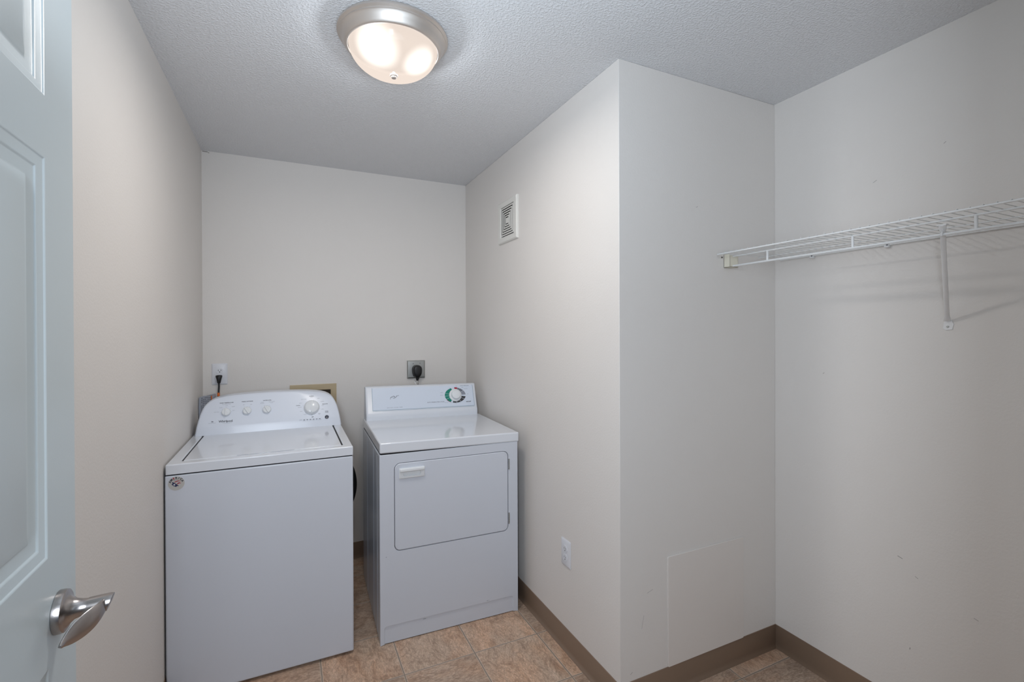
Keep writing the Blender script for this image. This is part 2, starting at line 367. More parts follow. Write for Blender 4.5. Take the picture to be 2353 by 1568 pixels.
# lever: rose, neck, blade
RU, RZ = 0.836, 0.963
MR = frame((0, RU, RZ), (0, 1, 0), (0, 0, 1))                  # local z = out of the door
bm = bmesh.new(); lathe(bm, [(0, 0.0005), (0.0335, 0.0005), (0.0335, 0.006), (0.0325, 0.0105), (0.029, 0.0125), (0.0275, 0.0128), (0.021, 0.0165), (0.016, 0.022), (0.0135, 0.030), (0.0125, 0.036), (0.0125, 0.0385), (0, 0.0385)], MR, 56)
rose = obj('door_lever', bm, m_lever, door, smooth=35, label='satin nickel lever handle with round rose')
bm = bmesh.new(); L0 = Vector((0, RU, RZ))
# stub that carries on from the neck and ends in a slanted face
rings = []
for d0, sl_, rr in ((0.0385, 0, 0.0132), (0.050, 0, 0.0138), (0.063, 0.003, 0.0142), (0.0670, 0.0045, 0.0134), (0.0675, 0.0045, 0.0120)):
    rings.append([L0 + Vector((d0 + sl_ * math.sin(2 * PI * a / 28), rr * math.cos(2 * PI * a / 28), rr * math.sin(2 * PI * a / 28))) for a in range(28)])
loops(bm, rings, cap=True, cap_start=True)
path = bez((0.060, 0.002, 0.0), (0.062, -0.022, -0.001), (0.052, -0.040, -0.006), (0.040, -0.060, -0.009), 10) + bez((0.040, -0.060, -0.009), (0.034, -0.070, -0.011), (0.030, -0.080, -0.012), (0.030, -0.092, -0.012), 7)[1:]
rings = []; n_ = len(path)
for i, p in enumerate(path):
    d = (path[min(i + 1, n_ - 1)] - path[max(i - 1, 0)]).normalized(); s_ = Vector((0, 0, 1)); s_ = (s_ - d * s_.dot(d)).normalized(); t_ = d.cross(s_); k = i / (n_ - 1)
    hh = 0.0085 + 0.0095 * math.sin(PI * min(1, k * 1.15)); tt = 0.0042
    if k > 0.7: hh *= math.sqrt(max(0.02, 1 - ((k - 0.7) / 0.3) ** 2)) * 0.92 + 0.08; tt *= 1 - 0.5 * (k - 0.7) / 0.3
    rings.append([L0 + p + s_ * hh * math.sin(2 * PI * a / 24) + t_ * tt * math.cos(2 * PI * a / 24) for a in range(24)])
loops(bm, rings, cap=True, cap_start=True)
obj('lever_blade', bm, m_lever, rose, smooth=45)

# ------------------------------------------------------------------ ceiling light
lamp = thing('ceiling_light', 'round flush ceiling light with brushed nickel ring and frosted glass bowl', 'ceiling light', (LX, LY, H))
bm = bmesh.new()
lathe(bm, [(0.170, -0.0005), (0.181, -0.003), (0.1835, -0.008), (0.1835, -0.012), (0.180, -0.0145), (0.1765, -0.017), (0.1765, -0.021), (0.172, -0.024), (0.166, -0.036), (0.161, -0.046), (0.1575, -0.0505), (0.1535, -0.053), (0.1505, -0.0535), (0.149, -0.051), (0.150, -0.046), (0.150, -0.010), (0.12, -0.004), (0, -0.004)], n=96)
obj('metal_ring', bm, m_nickel, lamp, smooth=30)
bm = bmesh.new(); lathe(bm, [(0.149, -0.050), (0.1485, -0.012), (0.12, -0.006), (0, -0.006)], n=64); obj('added_dark_liner', bm, M_('light_absorbing_black', (0.012, 0.010, 0.008), 0.9, spec=0.0), lamp, smooth=50)  # unseen black liner added to stop bulb light bouncing inside the bowl
bm = bmesh.new(); pr = []
for i in range(25):
    a = PI / 2 * i / 24; pr.append((0.1475 * math.cos(a) ** 0.82 if i < 24 else 0.0, -0.046 - 0.089 * math.sin(a) ** 1.12))
lathe(bm, pr, n=96); obj('glass_bowl', bm, m_glass, lamp, smooth=80)
bm = bmesh.new(); lathe(bm, [(0.004, -0.125), (0.004, -0.1345), (0.0125, -0.1345), (0.0135, -0.1365), (0.0125, -0.139), (0.0095, -0.141), (0.0095, -0.143), (0.0075, -0.1455), (0.004, -0.1465), (0, -0.147)], n=32)
obj('finial', bm, m_nickel, lamp, smooth=35)
for bx, by in (b1, b2):
    l = bpy.data.lights.new('lamp_bulb_light', 'POINT'); l.energy = 11.5; l.color = (0.90, 1.0, 1.12); l.shadow_soft_size = 0.012
    o = bpy.data.objects.new('lamp_bulb_light', l); C.objects.link(o); o.parent = lamp; o.location = (bx, by, -0.100)
l = bpy.data.lights.new('lamp_bowl_light', 'AREA'); l.shape = 'DISK'; l.size = 0.22; l.energy = 62; l.color = (1.0, 0.97, 0.95)
o = bpy.data.objects.new('lamp_bowl_light', l); C.objects.link(o); o.parent = lamp; o.location = (0, 0, -0.085)

# ------------------------------------------------------------------ exhaust vent on the alcove's right wall
vent = thing('exhaust_vent', 'square white vent grille with concentric louvres high on the right alcove wall', 'vent', (XR, 2.4225, 2.045), 0)
MV = frame((0, 0, 0), (0, -1, 0), (0, 0, 1))                   # x: towards camera, z: into room (-x)
hw, hh = 0.1255, 0.1175
bm = bmesh.new()
def sq(a, c, z): return [(-a, -c, z), (a, -c, z), (a, c, z), (-a, c, z)]
loops(bm, [sq(hw, hh, 0.0), sq(hw, hh, 0.008), sq(hw - 0.006, hh - 0.006, 0.014), sq(hw - 0.036, hh - 0.032, 0.014), sq(hw - 0.038, hh - 0.034, 0.010), sq(hw - 0.038, hh - 0.034, 0.001)], MV, cap=False)
obj('vent_frame', bm, m_ventp, vent, bevel=0.0012)
bm = bmesh.new(); loops(bm, [sq(hw - 0.038, hh - 0.034, 0.0012)], MV, cap=True); obj('vent_shade_sheet', bm, m_dark, vent)  # dark sheet paints the shade seen between the louvres
bm = bmesh.new(); a0, c0 = hw - 0.042, hh - 0.038
for k in range(6):
    a = a0 - k * 0.0138; c = c0 - k * 0.0128
    if k == 5: 
        loops(bm, [sq(a, c, 0.010), sq(a, c, 0.012)], MV, cap=True); break
    loops(bm, [sq(a - 0.003, c - 0.003, 0.0085), sq(a, c, 0.0115), sq(a - 0.0085, c - 0.0075, 0.0125), sq(a - 0.007, c - 0.0065, 0.0095), sq(a - 0.003, c - 0.003, 0.0085)], MV, cap=False)
obj('louvre', bm, m_ventp, vent)

# ------------------------------------------------------------------ access panel
bm = bmesh.new(); Mp = frame((1.3365, YJ, 0), (1, 0, 0), (0, 0, 1))
prism(bm, rrect(0, BH + 0.0005, 0.4245, 0.536, 0.006, 4), Mp, 0.006)
ap = obj('access_panel', bm, m_panel, bevel=0.0012); tag(ap, 'square painted access panel set low on the wall, just above the brown base', 'access panel')

# ------------------------------------------------------------------ outlets
def duplex(name, loc, rz, w_, h_, label, plug_low=False):
    t = thing(name, label, 'outlet', loc, rz, None)
    M = frame((0, 0, 0), (1, 0, 0), (0, 0, 1))                 # local z = -y, into the room
    bm = bmesh.new(); r0 = rrect(-w_ / 2, -h_ / 2, w_ / 2, h_ / 2, 0.003, 4); r1 = rrect(-w_ / 2 + 0.006, -h_ / 2 + 0.006, w_ / 2 - 0.006, h_ / 2 - 0.006, 0.004, 4)
    loops(bm, [[(*p, 0.0005) for p in r0], [(*p, 0.003) for p in r0], [(*p, 0.0065) for p in r1]], M, cap=True, cap_start=True)
    obj('cover_plate', bm, m_plastic, t, smooth=30)
    for s_ in (1, -1):
        bm = bmesh.new(); pts = []
        for i in range(40):
            a = 2 * PI * i / 40; x = 0.0172 * math.cos(a); y = 0.0172 * math.sin(a); pts.append((x, max(-0.0142, min(0.0142, y)) + s_ * 0.0195))
        prism(bm, pts, M @ Matrix.Translation((0, 0, 0.004)), 0.0042)
        rc = obj('receptacle', bm, m_plastic, t, smooth=30)
        bm = bmesh.new(); M2 = M @ Matrix.Translation((0, s_ * 0.0195, 0.0082))
        prism(bm, [(-0.0074, -0.002), (-0.0054, -0.002), (-0.0054, 0.0062), (-0.0074, 0.0062)], M2, 0.0003); prism(bm, [(0.0052, -0.001), (0.0074, -0.001), (0.0074, 0.0056), (0.0052, 0.0056)], M2, 0.0003)
        prism(bm, [(0.0026 * math.cos(a * PI / 8), -0.0075 + 0.0026 * math.sin(a * PI / 8)) for a in range(16)], M2, 0.0003)
        obj('slot', bm, m_dark, rc)
    bm = bmesh.new(); lathe(bm, [(0, 0.006), (0.003, 0.006), (0.003, 0.0072), (0, 0.0076)], M, 16); obj('screw', bm, m_plastic, t, smooth=30)
    return t
duplex('wall_outlet', (-0.3585, YB, 1.191), 0, 0.076, 0.119, 'white duplex outlet on back wall with a black plug in its lower socket')
duplex('wall_outlet', (XR, 1.819, 0.4375), -PI / 2, 0.076, 0.119, 'empty white duplex outlet low on the right alcove wall above the brown base')

# washer's plug and cord
t = thing('washer_power_cord', 'black plug and cord hanging from the left outlet down behind the washer', 'power cord', (-0.3605, YB - 0.0085, 1.1715))
bm = bmesh.new()
rings = []
for z, wx, y0, y1 in ((0.0145, 0.0115, -0.002, 0.018), (0.012, 0.0165, -0.001, 0.022), (0.004, 0.0155, -0.001, 0.024), (-0.010, 0.0115, 0.002, 0.023), (-0.026, 0.0085, 0.006, 0.021), (-0.030, 0.0075, 0.007, 0.020)):
    rings.append([(wx * math.cos(2 * PI * i / 16), -(y0 + y1) / 2 - (y1 - y0) / 2 * math.sin(2 * PI * i / 16), z) for i in range(16)])
loops(bm, rings, cap=True, cap_start=True); obj('plug', bm, m_black, t, smooth=50)
bm = bmesh.new(); tube(bm, [(0, -0.0135, -0.028), (0.0, -0.014, -0.05), (-0.002, -0.018, -0.10), (0.004, -0.04, -0.16), (0.012, -0.08, -0.26), (0.02, -0.10, -0.42)], 0.0048, 12); obj('cord', bm, m_black, t, smooth=60)
bm = bmesh.new(); tube(bm, [(-0.0014, -0.017, -0.083), (-0.002, -0.0182, -0.102)], 0.0062, 12); obj('cord_tag', bm, m_orange, t, smooth=60, label='orange tape band')

# dryer outlet box and plug
t = thing('dryer_outlet', 'square grey metal outlet plate on back wall above the dryer', 'outlet', (0.7545, YB, 1.177))
M = frame((0, 0, 0), (1, 0, 0), (0, 0, 1)); a = 0.0585
bm = bmesh.new(); loops(bm, [sq(a, a, 0.0), sq(a, a, 0.013), sq(a - 0.007, a - 0.007, 0.018)], M, cap=True); obj('cover_plate', bm, m_steel, t, bevel=0.0012)
for x, y in ((-0.021, 0.038), (0.024, 0.040), (-0.02, -0.042), (0.022, -0.042)):
    bm = bmesh.new(); lathe(bm, [(0, 0.0178), (0.003, 0.0178), (0.003, 0.0195), (0, 0.0200)], M @ Matrix.Translation((x, y, 0)), 14); obj('screw', bm, m_slate, t, smooth=30)
bm = bmesh.new(); lathe(bm, [(0, 0.0175), (0.029, 0.0175), (0.029, 0.0195), (0.027, 0.021), (0, 0.021)], M, 40); obj('receptacle', bm, m_char, t, smooth=40)
t = thing('dryer_power_cord', 'big black dryer plug with cord going down behind the dryer console', 'power cord', (0.7545, YB - 0.021, 1.177))
bm = bmesh.new(); rings = []
for d, s_ in ((0.0005, 1.0), (0.012, 1.0), (0.014, 0.96), (0.016, 0.96), (0.019, 1.0), (0.034, 0.97), (0.042, 0.82), (0.045, 0.5)):
    ring = []
    for i in range(36):
        q = 2 * PI * i / 36; cq, sq_ = math.cos(q), math.sin(q); x = 0.0305 * math.copysign(abs(cq) ** 0.8, cq); z = 0.031 * math.copysign(abs(sq_) ** 0.9, sq_)
        if z < 0: z *= 1.75; x *= 1 - 0.25 * (-z / 0.054) ** 3
        ring.append((x * s_, -d, z * s_ - 0.002))
    rings.append(ring)
loops(bm, rings, cap=True, cap_start=True); obj('plug', bm, m_black, t, smooth=50)
bm = bmesh.new(); tube(bm, [(0.0, -0.024, -0.050), (0.0, -0.026, -0.058), (-0.001, -0.027, -0.066), (-0.001, -0.027, -0.072)], 0.009, 14, radii=[0.0135, 0.011, 0.0075, 0.0065]); obj('strain_relief', bm, m_black, t, smooth=50)
bm = bmesh.new(); tube(bm, [(-0.001, -0.027, -0.070), (-0.004, -0.029, -0.09), (-0.008, -0.034, -0.14), (-0.01, -0.05, -0.24)], 0.0062, 12); obj('cord', bm, M_('grey_cord', (0.45, 0.44, 0.42), 0.4), t, smooth=60)
bm = bmesh.new(); tube(bm, [(-0.018, -0.02, -0.078), (-0.013, -0.03, -0.094), (-0.006, -0.038, -0.099)], 0.0028, 8); tube(bm, [(-0.010, -0.024, -0.086), (0.004, -0.030, -0.082)], 0.005, 8); obj('cable_tie', bm, m_brace, t, smooth=60)

# washer outlet box (recessed supply box)
t = thing('washer_supply_box', 'tan plastic supply box frame in the back wall, peeking over the washer', 'supply box', (0.1285, YB, 0.97))
M = frame((0, 0, 0), (1, 0, 0), (0, 0, 1)); a, c = 0.1305, 0.138
bm = bmesh.new(); loops(bm, [sq(a, c, 0.0), sq(a, c, 0.005), sq(a - 0.0015, c - 0.0015, 0.0065), sq(a - 0.032, c - 0.034, 0.0065), sq(a - 0.034, c - 0.036, 0.005), sq(a - 0.034, c - 0.036, 0.0012)], M, cap=False); obj('box_frame', bm, m_tan, t, bevel=0.001)
bm = bmesh.new(); loops(bm, [sq(a - 0.032, c - 0.034, 0.001)], M, cap=True); obj('box_recess_shade', bm, m_brown, t)  # flat dark sheet, the depth of the recess painted as shade
for x in (-0.05, 0.05):
    bm = bmesh.new(); lathe(bm, [(0, 0.0), (0.012, 0.0), (0.012, 0.03), (0.009, 0.034), (0, 0.034)], M @ Matrix.Translation((x, 0.0, 0.0)), 20); obj('valve', bm, m_brass, t, smooth=40)

# bagged booklet with a band of orange tape in the left corner
t = thing('bagged_booklet', 'plastic bag with papers and orange tape wedged in the corner behind the washer', 'plastic bag', (-0.4035, 3.050, 0.92), math.radians(66))
def bk(u, v, off=0.0):                      # u along, v up: a leaning, slightly buckled sheet; narrower at the foot
    return (-0.068 + 0.138 * u + 0.012 * (1 - v) * (0.5 - u), 0.004 * math.sin(5 * u + 3 * v) - 0.004 + off, 0.163 * v + 0.004 * math.sin(7 * u))
bm = bmesh.new(); nx, nz = 12, 8
loops(bm, [[bk(u, v) for u, v in [(i / nx, 0) for i in range(nx + 1)]] + [bk(i / nx, 0, 0.008) for i in range(nx, -1, -1)]] + [[bk(i / nx, j / nz) for i in range(nx + 1)] + [bk(i / nx, j / nz, 0.008) for i in range(nx, -1, -1)] for j in range(1, nz + 1)], cap=True, cap_start=True)
obj('booklet', bm, m_bag, t, smooth=60)
bm = bmesh.new()
for k in range(7):
    for j in range(11):
        u = 0.05 + k * 0.085; v = 0.30 + j * 0.062
        if (k * 5 + j * 3) % 7 == 0: continue
        bm.faces.new([bm.verts.new(bk(*q, -0.0004)) for q in ((u, v), (u + 0.045, v + 0.012), (u + 0.045, v + 0.045), (u, v + 0.033))])
obj('printed_lines', bm, m_slate, t)
bm = bmesh.new()
for j in range(8):
    v, v2 = j / 8, (j + 1) / 8; bm.faces.new([bm.verts.new(bk(*q, -0.0008)) for q in ((0.62, v), (0.72, v), (0.72, v2), (0.62, v2))])
obj('tape_band', bm, m_orange, t, label='orange tape band')

# black hose loop seen between the machines
bm = bmesh.new(); pts = []; rad = []
for i in range(73):
    a = -0.75 + 1.5 * i / 72; pts.append((0.072 + 0.2635 * math.cos(a), 2.935, 0.535 + 0.2635 * math.sin(a))); rad.append(0.0165 + (0.0004 if i % 2 else 0))
tube(bm, pts, 0.016, 14, radii=rad)
hs = obj('drain_hose', bm, m_black, smooth=30); tag(hs, 'black hose looping out behind the washer in the gap between the machines', 'hose')

# ------------------------------------------------------------------ washing machine
WX, WY = -0.434, 2.214
wm = thing('washing_machine', 'white top-loading washing machine with rounded console and a round flag sticker, beside the left wall', 'washing machine', (WX, WY, 0))
WW, WD = 0.684, 0.665
obj('cabinet', B((0, 0, 0.012), (WW, WD, 0.877)), m_white, wm, bevel=0.006, seg=3)
for x in (0.04, WW - 0.04):
    for y in (0.05, WD - 0.05):
        bm = bmesh.new(); lathe(bm, [(0, 0.0), (0.018, 0.0), (0.018, 0.006), (0.010, 0.008), (0.010, 0.013), (0, 0.013)], Matrix.Translation((x, y, 0)), 20); obj('foot', bm, m_black, wm, smooth=40)
obj('seam_shade', B((0.004, 0.004, 0.870), (WW - 0.004, WD - 0.004, 0.886)), m_dark, wm, label='dark strip standing in for the shade in the seam under the top')  # black strip put in so the open seam reads as shaded
# top deck with the lid opening
lx0, lx1, ly0, ly1 = 0.045, 0.6465, 0.047, 0.56
D0, D1 = 0.002, 0.6845
bm = bmesh.new(); k = 6; out_ = outer_for(D0, 0, D1, WD, lx0, ly0, lx1, ly1, 0.006, k); inn = rrect(lx0, ly0, lx1, ly1, 0.006, k)
loops(bm, [[(*p, 0.8815) for p in out_], [(*p, 0.9195) for p in out_], [(*p, 0.9195) for p in inn], [(*p, 0.905) for p in inn]], cap=True)
bmesh.ops.remove_doubles(bm, verts=bm.verts, dist=1e-6)
obj('top_deck', bm, m_gloss, wm, bevel=0.0045, seg=3)
bm = bmesh.new(); box(bm, (lx0 + 0.0005, ly0 + 0.002, 0.9052), (lx0 + 0.0065, ly1 - 0.002, 0.9165)); obj('lid_slot_shade', bm, m_dark, wm, label='dark strip standing in for the shade in the slot beside the lid')  # dark filler paints the shade down each side of the lid
bm = bmesh.new(); box(bm, (lx1 - 0.0065, ly0 + 0.002, 0.9052), (lx1 - 0.0005, ly1 - 0.002, 0.9165))
obj('lid_slot_shade', bm, m_dark, wm, label='dark strip standing in for the shade in the slot beside the lid')
bm = bmesh.new(); ex_, ey_ = 0.0065, 0.0015
pr = [(lx0 + ex_, ly0 + ey_), (lx0 + ex_ + 0.15, ly0 + ey_), (lx0 + ex_ + 0.20, ly0 + ey_ + 0.0), (lx1 - ex_ - 0.20, ly0 + ey_), (lx1 - ex_, ly0 + ey_), (lx1 - ex_, ly1 - 0.001), (lx0 + ex_, ly1 - 0.001)]
prism(bm, pr, Matrix.Translation((0, 0, 0.908)), 0.0125)
obj('lid', bm, m_gloss, wm, bevel=0.003, seg=3)
bm = bmesh.new(); prism(bm, rrect(0.235, ly0 - 0.001, 0.45, ly0 + 0.006, 0.003, 4), Matrix.Translation((0, 0, 0.9199)), 0.0009)
obj('lid_grip', bm, m_gloss, wm, smooth=30)

# console: lofted outline, steeper strip at the foot, then the sloping control face
cx0 = 0.3495
def cprof(z): return 0.544 + (0.008 * (z - 0.92) / 0.04 if z < 0.96 else 0.008 + 0.46 * (z - 0.96))
rows = [(0.9197, 0.337), (0.94, 0.3345), (0.957, 0.332), (0.963, 0.331), (0.99, 0.326), (1.015, 0.320), (1.04, 0.3115), (1.055, 0.304), (1.068, 0.2945), (1.079, 0.281), (1.088, 0.264), (1.0945, 0.243), (1.0995, 0.215), (1.1035, 0.180), (1.1065, 0.135), (1.1085, 0.085), (1.1095, 0.040), (1.1098, 0.0)]
bm = bmesh.new(); R_ = []
zs_ = rows
def crow(z, w_):
    y = cprof(z); e = min(0.010, max(0.0, w_ * 0.5)); t_ = min(1.0, (1.1098 - z) / 0.004) ** 0.5; e2 = 0.010
    yb = 0.70
    fy = y + (1 - t_) * 0.010
    pts = [(-w_, yb), (-w_, y + 0.014), (-w_ + e * 0.18, y + 0.006 + (1 - t_) * 0.006), (-w_ + e * 0.55, y + 0.0018 + (1 - t_) * 0.009), (-w_ + e, fy)]
    for q in (-0.5, 0, 0.5): pts.append((q * (w_ - e) * 1.0, fy))
    pts += [(-p[0], p[1]) for p in pts[4::-1]]
    return [(cx0 + p[0], p[1], z) for p in pts]
for z, w_ in rows[:-1]: R_.append(crow(z, w_))
loops(bm, R_, cap=True, cap_start=True)
cons = obj('console', bm, m_cons, wm, smooth=50)
# control face frame: origin at the crease, x to the right, y up the slope
PM = frame((cx0, 0.552, 0.96), (1, 0, 0), (0, 0.46, 1)); PM = PM @ Matrix.Translation((0, 0, 0))
ox = WX + cx0                                                   # world x of the frame origin
def PX(x): return x - ox
def knob(x, y, r, h, ang, big=False):
    M = PM @ Matrix.Translation((PX(x), y, 0)) @ Matrix.Rotation(ang, 4, 'Z')
    bm = bmesh.new()
    if big:
        lathe(bm, [(0, 0.0005), (r * 1.08, 0.0005), (r * 1.08, 0.003), (r * 1.03, 0.0045), (r, 0.006), (r * 0.955, h * 0.72), (r * 0.90, h * 0.86), (r * 0.80, h * 0.93), (0, h * 0.99)], M, 56)
    else:
        lathe(bm, [(0, 0.0005), (r, 0.0005), (r, 0.005), (r * 0.95, h * 0.55), (r * 0.82, h * 0.7), (0, h * 0.72)], M, 40)
    kb = obj('cycle_knob' if big else 'control_knob', bm, m_knob, cons, smooth=35)
    bm = bmesh.new(); g = r * (0.10 if big else 0.24); l0 = r * (0.80 if big else 0.98)
    if big: prism(bm, rrect(-g, -l0, g, l0, g * 0.95, 4), M @ Matrix.Translation((0, 0, h * 0.9)), h * 0.22)
    else: prism(bm, [(-g, -l0 * 0.8), (0, -l0 * 1.12), (g, -l0 * 0.8), (g * 0.9, l0 * 0.75), (0, l0 * 1.02), (-g * 0.9, l0 * 0.75)], M @ Matrix.Translation((0, 0, h * 0.55)), h * 0.45)
    obj('grip', bm, m_knob, kb, bevel=0.0012, smooth=30)
knob(-0.2918, 0.069, 0.0200, 0.019, 0.0)
knob(-0.1998, 0.069, 0.0200, 0.019, 0.55)
knob(-0.1095, 0.069, 0.0200, 0.019, 0.50)
knob(0.1045, 0.0655, 0.0365, 0.024, -0.10, True)
def letters(name, M, m, par, s_, x, y, sz, **k_):
    b_ = bmesh.new(); add_text(b_, s_, M, x, y, sz, **k_); return obj(name, b_, m, par)
TT = lambda s_, x, y, sz, **k_: letters('heading_lettering', PM, m_slate, cons, s_, PX(x), y, sz, **k_)
for s_, x, y, wd in (('WASH TEMPERATURE', -0.2918, 0.1188, 0.061), ('FABRIC SOFTENER', -0.1996, 0.1195, 0.056), ('WATER LEVEL', -0.1086, 0.1195, 0.042)): TT(s_, x, y, 0.0062, bold=0.00022)
for s_, x, y in (('NORMAL', 0.105, 0.1282), ('CASUAL', 0.038, 0.0805), ('DELICATES', 0.1712, 0.0798)): TT(s_, x, y, 0.0056, bold=0.0002)
TT('START', 0.179, 0.0385, 0.0055, bold=0.0002); TT('PAUSE', 0.179, 0.0330, 0.0055, bold=0.0002)
TT = lambda s_, x, y, sz, **k_: letters('small_lettering', PM, m_gray, cons, s_, PX(x), y, sz, **k_)
bm = bmesh.new()
for s_, x, y in (('COOL', -0.2914, 0.1035), ('COLD', -0.316, 0.0945), ('TAP COLD', -0.334, 0.073), ('WARM', -0.262, 0.0965), ('HOT', -0.2600, 0.0765), ('ALL RINSES COLD', -0.2918, 0.1115),
                ('OFF', -0.2154, 0.1028), ('ON', -0.183, 0.1028), ('AUTO', -0.1316, 0.1105), ('SENSING', -0.1316, 0.1050), ('DEEP WATER', -0.0880, 0.1105), ('WASH', -0.0880, 0.1050),
                ('HEAVY', 0.105, 0.1205), ('BULKY ITEMS', 0.066, 0.1133), ('LIGHT', 0.1395, 0.1137), ('NORMAL', 0.159, 0.0945), ('HEAVY', 0.050, 0.0925), ('LIGHT', 0.160, 0.0715), ('NORMAL', 0.046, 0.0700), ('LIGHT', 0.053, 0.0465), ('SOAK', 0.158, 0.0515), ('RINSE', 0.071, 0.0285), ('SPIN', 0.105, 0.0232), ('DRAIN', 0.142, 0.0290), ('SPIN', 0.142, 0.0245)):
    TT(s_, x, y, 0.0046)
for s_, x in (('SENSE', 0.0665), ('FILL', 0.082), ('WASH', 0.097), ('RINSE', 0.112), ('SPIN', 0.1275), ('LID LOCK', 0.143)): TT(s_, x, -0.0055, 0.0036)
TT('CYCLE', 0.050, 0.0022, 0.0040); TT('STATUS', 0.050, -0.0020, 0.0040); TT('HIGH EFFICIENCY', -0.3497, 0.0178, 0.0040)
for a in range(0, 360, 30):
    q = math.radians(a + 15); dash(bm, PM, PX(0.1045) + 0.0405 * math.cos(q), 0.0668 + 0.0405 * math.sin(q), PX(0.1045) + 0.0440 * math.cos(q), 0.0668 + 0.0440 * math.sin(q), 0.0005); obj('dial_tick', bm, m_gray, cons); bm = bmesh.new()
for kx, angs in ((-0.2918, (185, 140, 90, 45, 0)), (-0.1998, (122, 60)), (-0.1095, (120, 62))):
    for a in angs:
        q = math.radians(a); dash(bm, PM, PX(kx) + 0.0228 * math.cos(q), 0.071 + 0.0228 * math.sin(q), PX(kx) + 0.0252 * math.cos(q), 0.071 + 0.0252 * math.sin(q), 0.0010); obj('dial_tick', bm, m_gray, cons); bm = bmesh.new()
bm.free()
TT = lambda s_, x, y, sz, **k_: letters('small_lettering', PM, m_ink, cons, s_, PX(x), y, sz, **k_)
bm = bmesh.new(); add_text(bm, 'Whirlpool', PM, PX(-0.2922), 0.0235, 0.0152, bold=0.0003, wscale=0.94); TT('he', -0.3497, 0.0255, 0.0085, bold=0.0003, shear=0.3); TT('OFF', 0.1077, 0.0118, 0.0052, bold=0.0003)
for i in range(14):                                             # thin swoosh around the middle of the word
    a0 = math.radians(200 + i * 12); a1 = math.radians(212 + i * 12)
    dash(bm, PM, PX(-0.286) + 0.024 * math.cos(a0), 0.0215 + 0.0095 * math.sin(a0), PX(-0.286) + 0.024 * math.cos(a1), 0.0215 + 0.0095 * math.sin(a1), 0.0004)
obj('logo', bm, m_ink, cons, label='dark word mark')
for i in range(6):
    x = 0.0665 + i * 0.0153; bm = bmesh.new(); prism(bm, rrect(PX(x) - 0.0042, -0.0016 + 0.0003, PX(x) + 0.0042, 0.0012, 0.001, 2), PM, 0.0005); obj('indicator', bm, m_butt, cons)
bm = bmesh.new(); lathe(bm, [(0, 0.0005), (0.0098, 0.0005), (0.0098, 0.0025), (0.0088, 0.0035), (0.0055, 0.0028), (0, 0.0026)], PM @ Matrix.Translation((PX(0.1784), 0.0062, 0)), 36); sb = obj('start_button', bm, m_butt, cons, smooth=35)
bm = bmesh.new(); Mb = PM @ Matrix.Translation((PX(0.1784), 0.0062, 0.0030)); dash(bm, Mb, -0.0028, 0.0030, 0.0028, 0.0030, 0.0010); dash(bm, Mb, -0.0012, -0.003, -0.0012, 0.001, 0.0010); dash(bm, Mb, 0.0012, -0.003, 0.0012, 0.001, 0.0010); obj('button_symbol', bm, m_gray, sb)

# round flag sticker on the front
SM = frame((-0.397 - WX, 0.0, 0.8455), (1, 0, 0), (0, 0, 1))
bm = bmesh.new(); SR = 0.0265
prism(bm, [(SR * math.cos(2 * PI * i / 48), SR * math.sin(2 * PI * i / 48)) for i in range(48)], SM, 0.0006)
st = obj('sticker', bm, m_stick, wm)
bm = bmesh.new()
for i, ch in enumerate('AMERICA'):
    a = math.radians(158 - i * 22.6); add_text(bm, ch, SM, 0.0212 * math.cos(a), 0.0212 * math.sin(a), 0.0098, rot=a - PI / 2, bold=0.0005, lift=0.0009, mi=1 if i == 2 else 0)
obj('sticker_lettering', bm, [m_ink, m_red], st)
bm = bmesh.new()
def wave(y0, y1, x0, x1, tilt, mi):
    n = 10; lo, hi_ = [], []
    for i in range(n + 1):
        x = x0 + (x1 - x0) * i / n; t_ = i / n; bend = 0.0030 * math.sin(PI * t_ * 0.9) + tilt * t_; sh = math.sin(PI * min(1, 0.25 + t_ * 0.8)) ** 0.5 if t_ < 1 else 0.3
        lo.append(bm.verts.new(SM @ Vector((x, y0 + bend, 0.0009)))); hi_.append(bm.verts.new(SM @ Vector((x, y0 + bend + (y1 - y0) * max(0.35, sh), 0.0009))))
    for i in range(n): bm.faces.new((lo[i], lo[i + 1], hi_[i + 1], hi_[i])).material_index = mi
wave(0.0035, 0.0068, -0.006, 0.0145, 0.002, 0); wave(-0.0048, -0.0008, 0.002, 0.0150, 0.002, 0)
wave(0.0112, 0.0122, -0.008, 0.010, 0.001, 1)
obj('flag_stripe', bm, [m_red, m_ink], st)
bm = bmesh.new(); pts = [(-0.0135, 0.0060), (-0.0115, 0.0070), (-0.004, 0.0015), (0.0025, -0.0045), (0.0075, -0.0095), (0.0060, -0.0110), (0.0022, -0.0085), (0.0008, -0.0120), (-0.0030, -0.0125), (-0.0040, -0.0105), (-0.0080, -0.0095), (-0.0120, -0.0050), (-0.0155, -0.0015), (-0.0115, 0.0010)]
prism(bm, pts, SM @ Matrix.Translation((0, 0, 0.0009)), 0.0003)
bl = obj('flag_field', bm, m_navy, st)
bm = bmesh.new(); prism(bm, [((0.0048 if i % 2 == 0 else 0.0019) * math.cos(PI / 2 + i * PI / 5 + 0.2) - 0.0062, (0.0048 if i % 2 == 0 else 0.0019) * math.sin(PI / 2 + i * PI / 5 + 0.2) - 0.0040) for i in range(10)], SM @ Matrix.Translation((0, 0, 0.0013)), 0.0003)
obj('star', bm, m_plastic, bl)

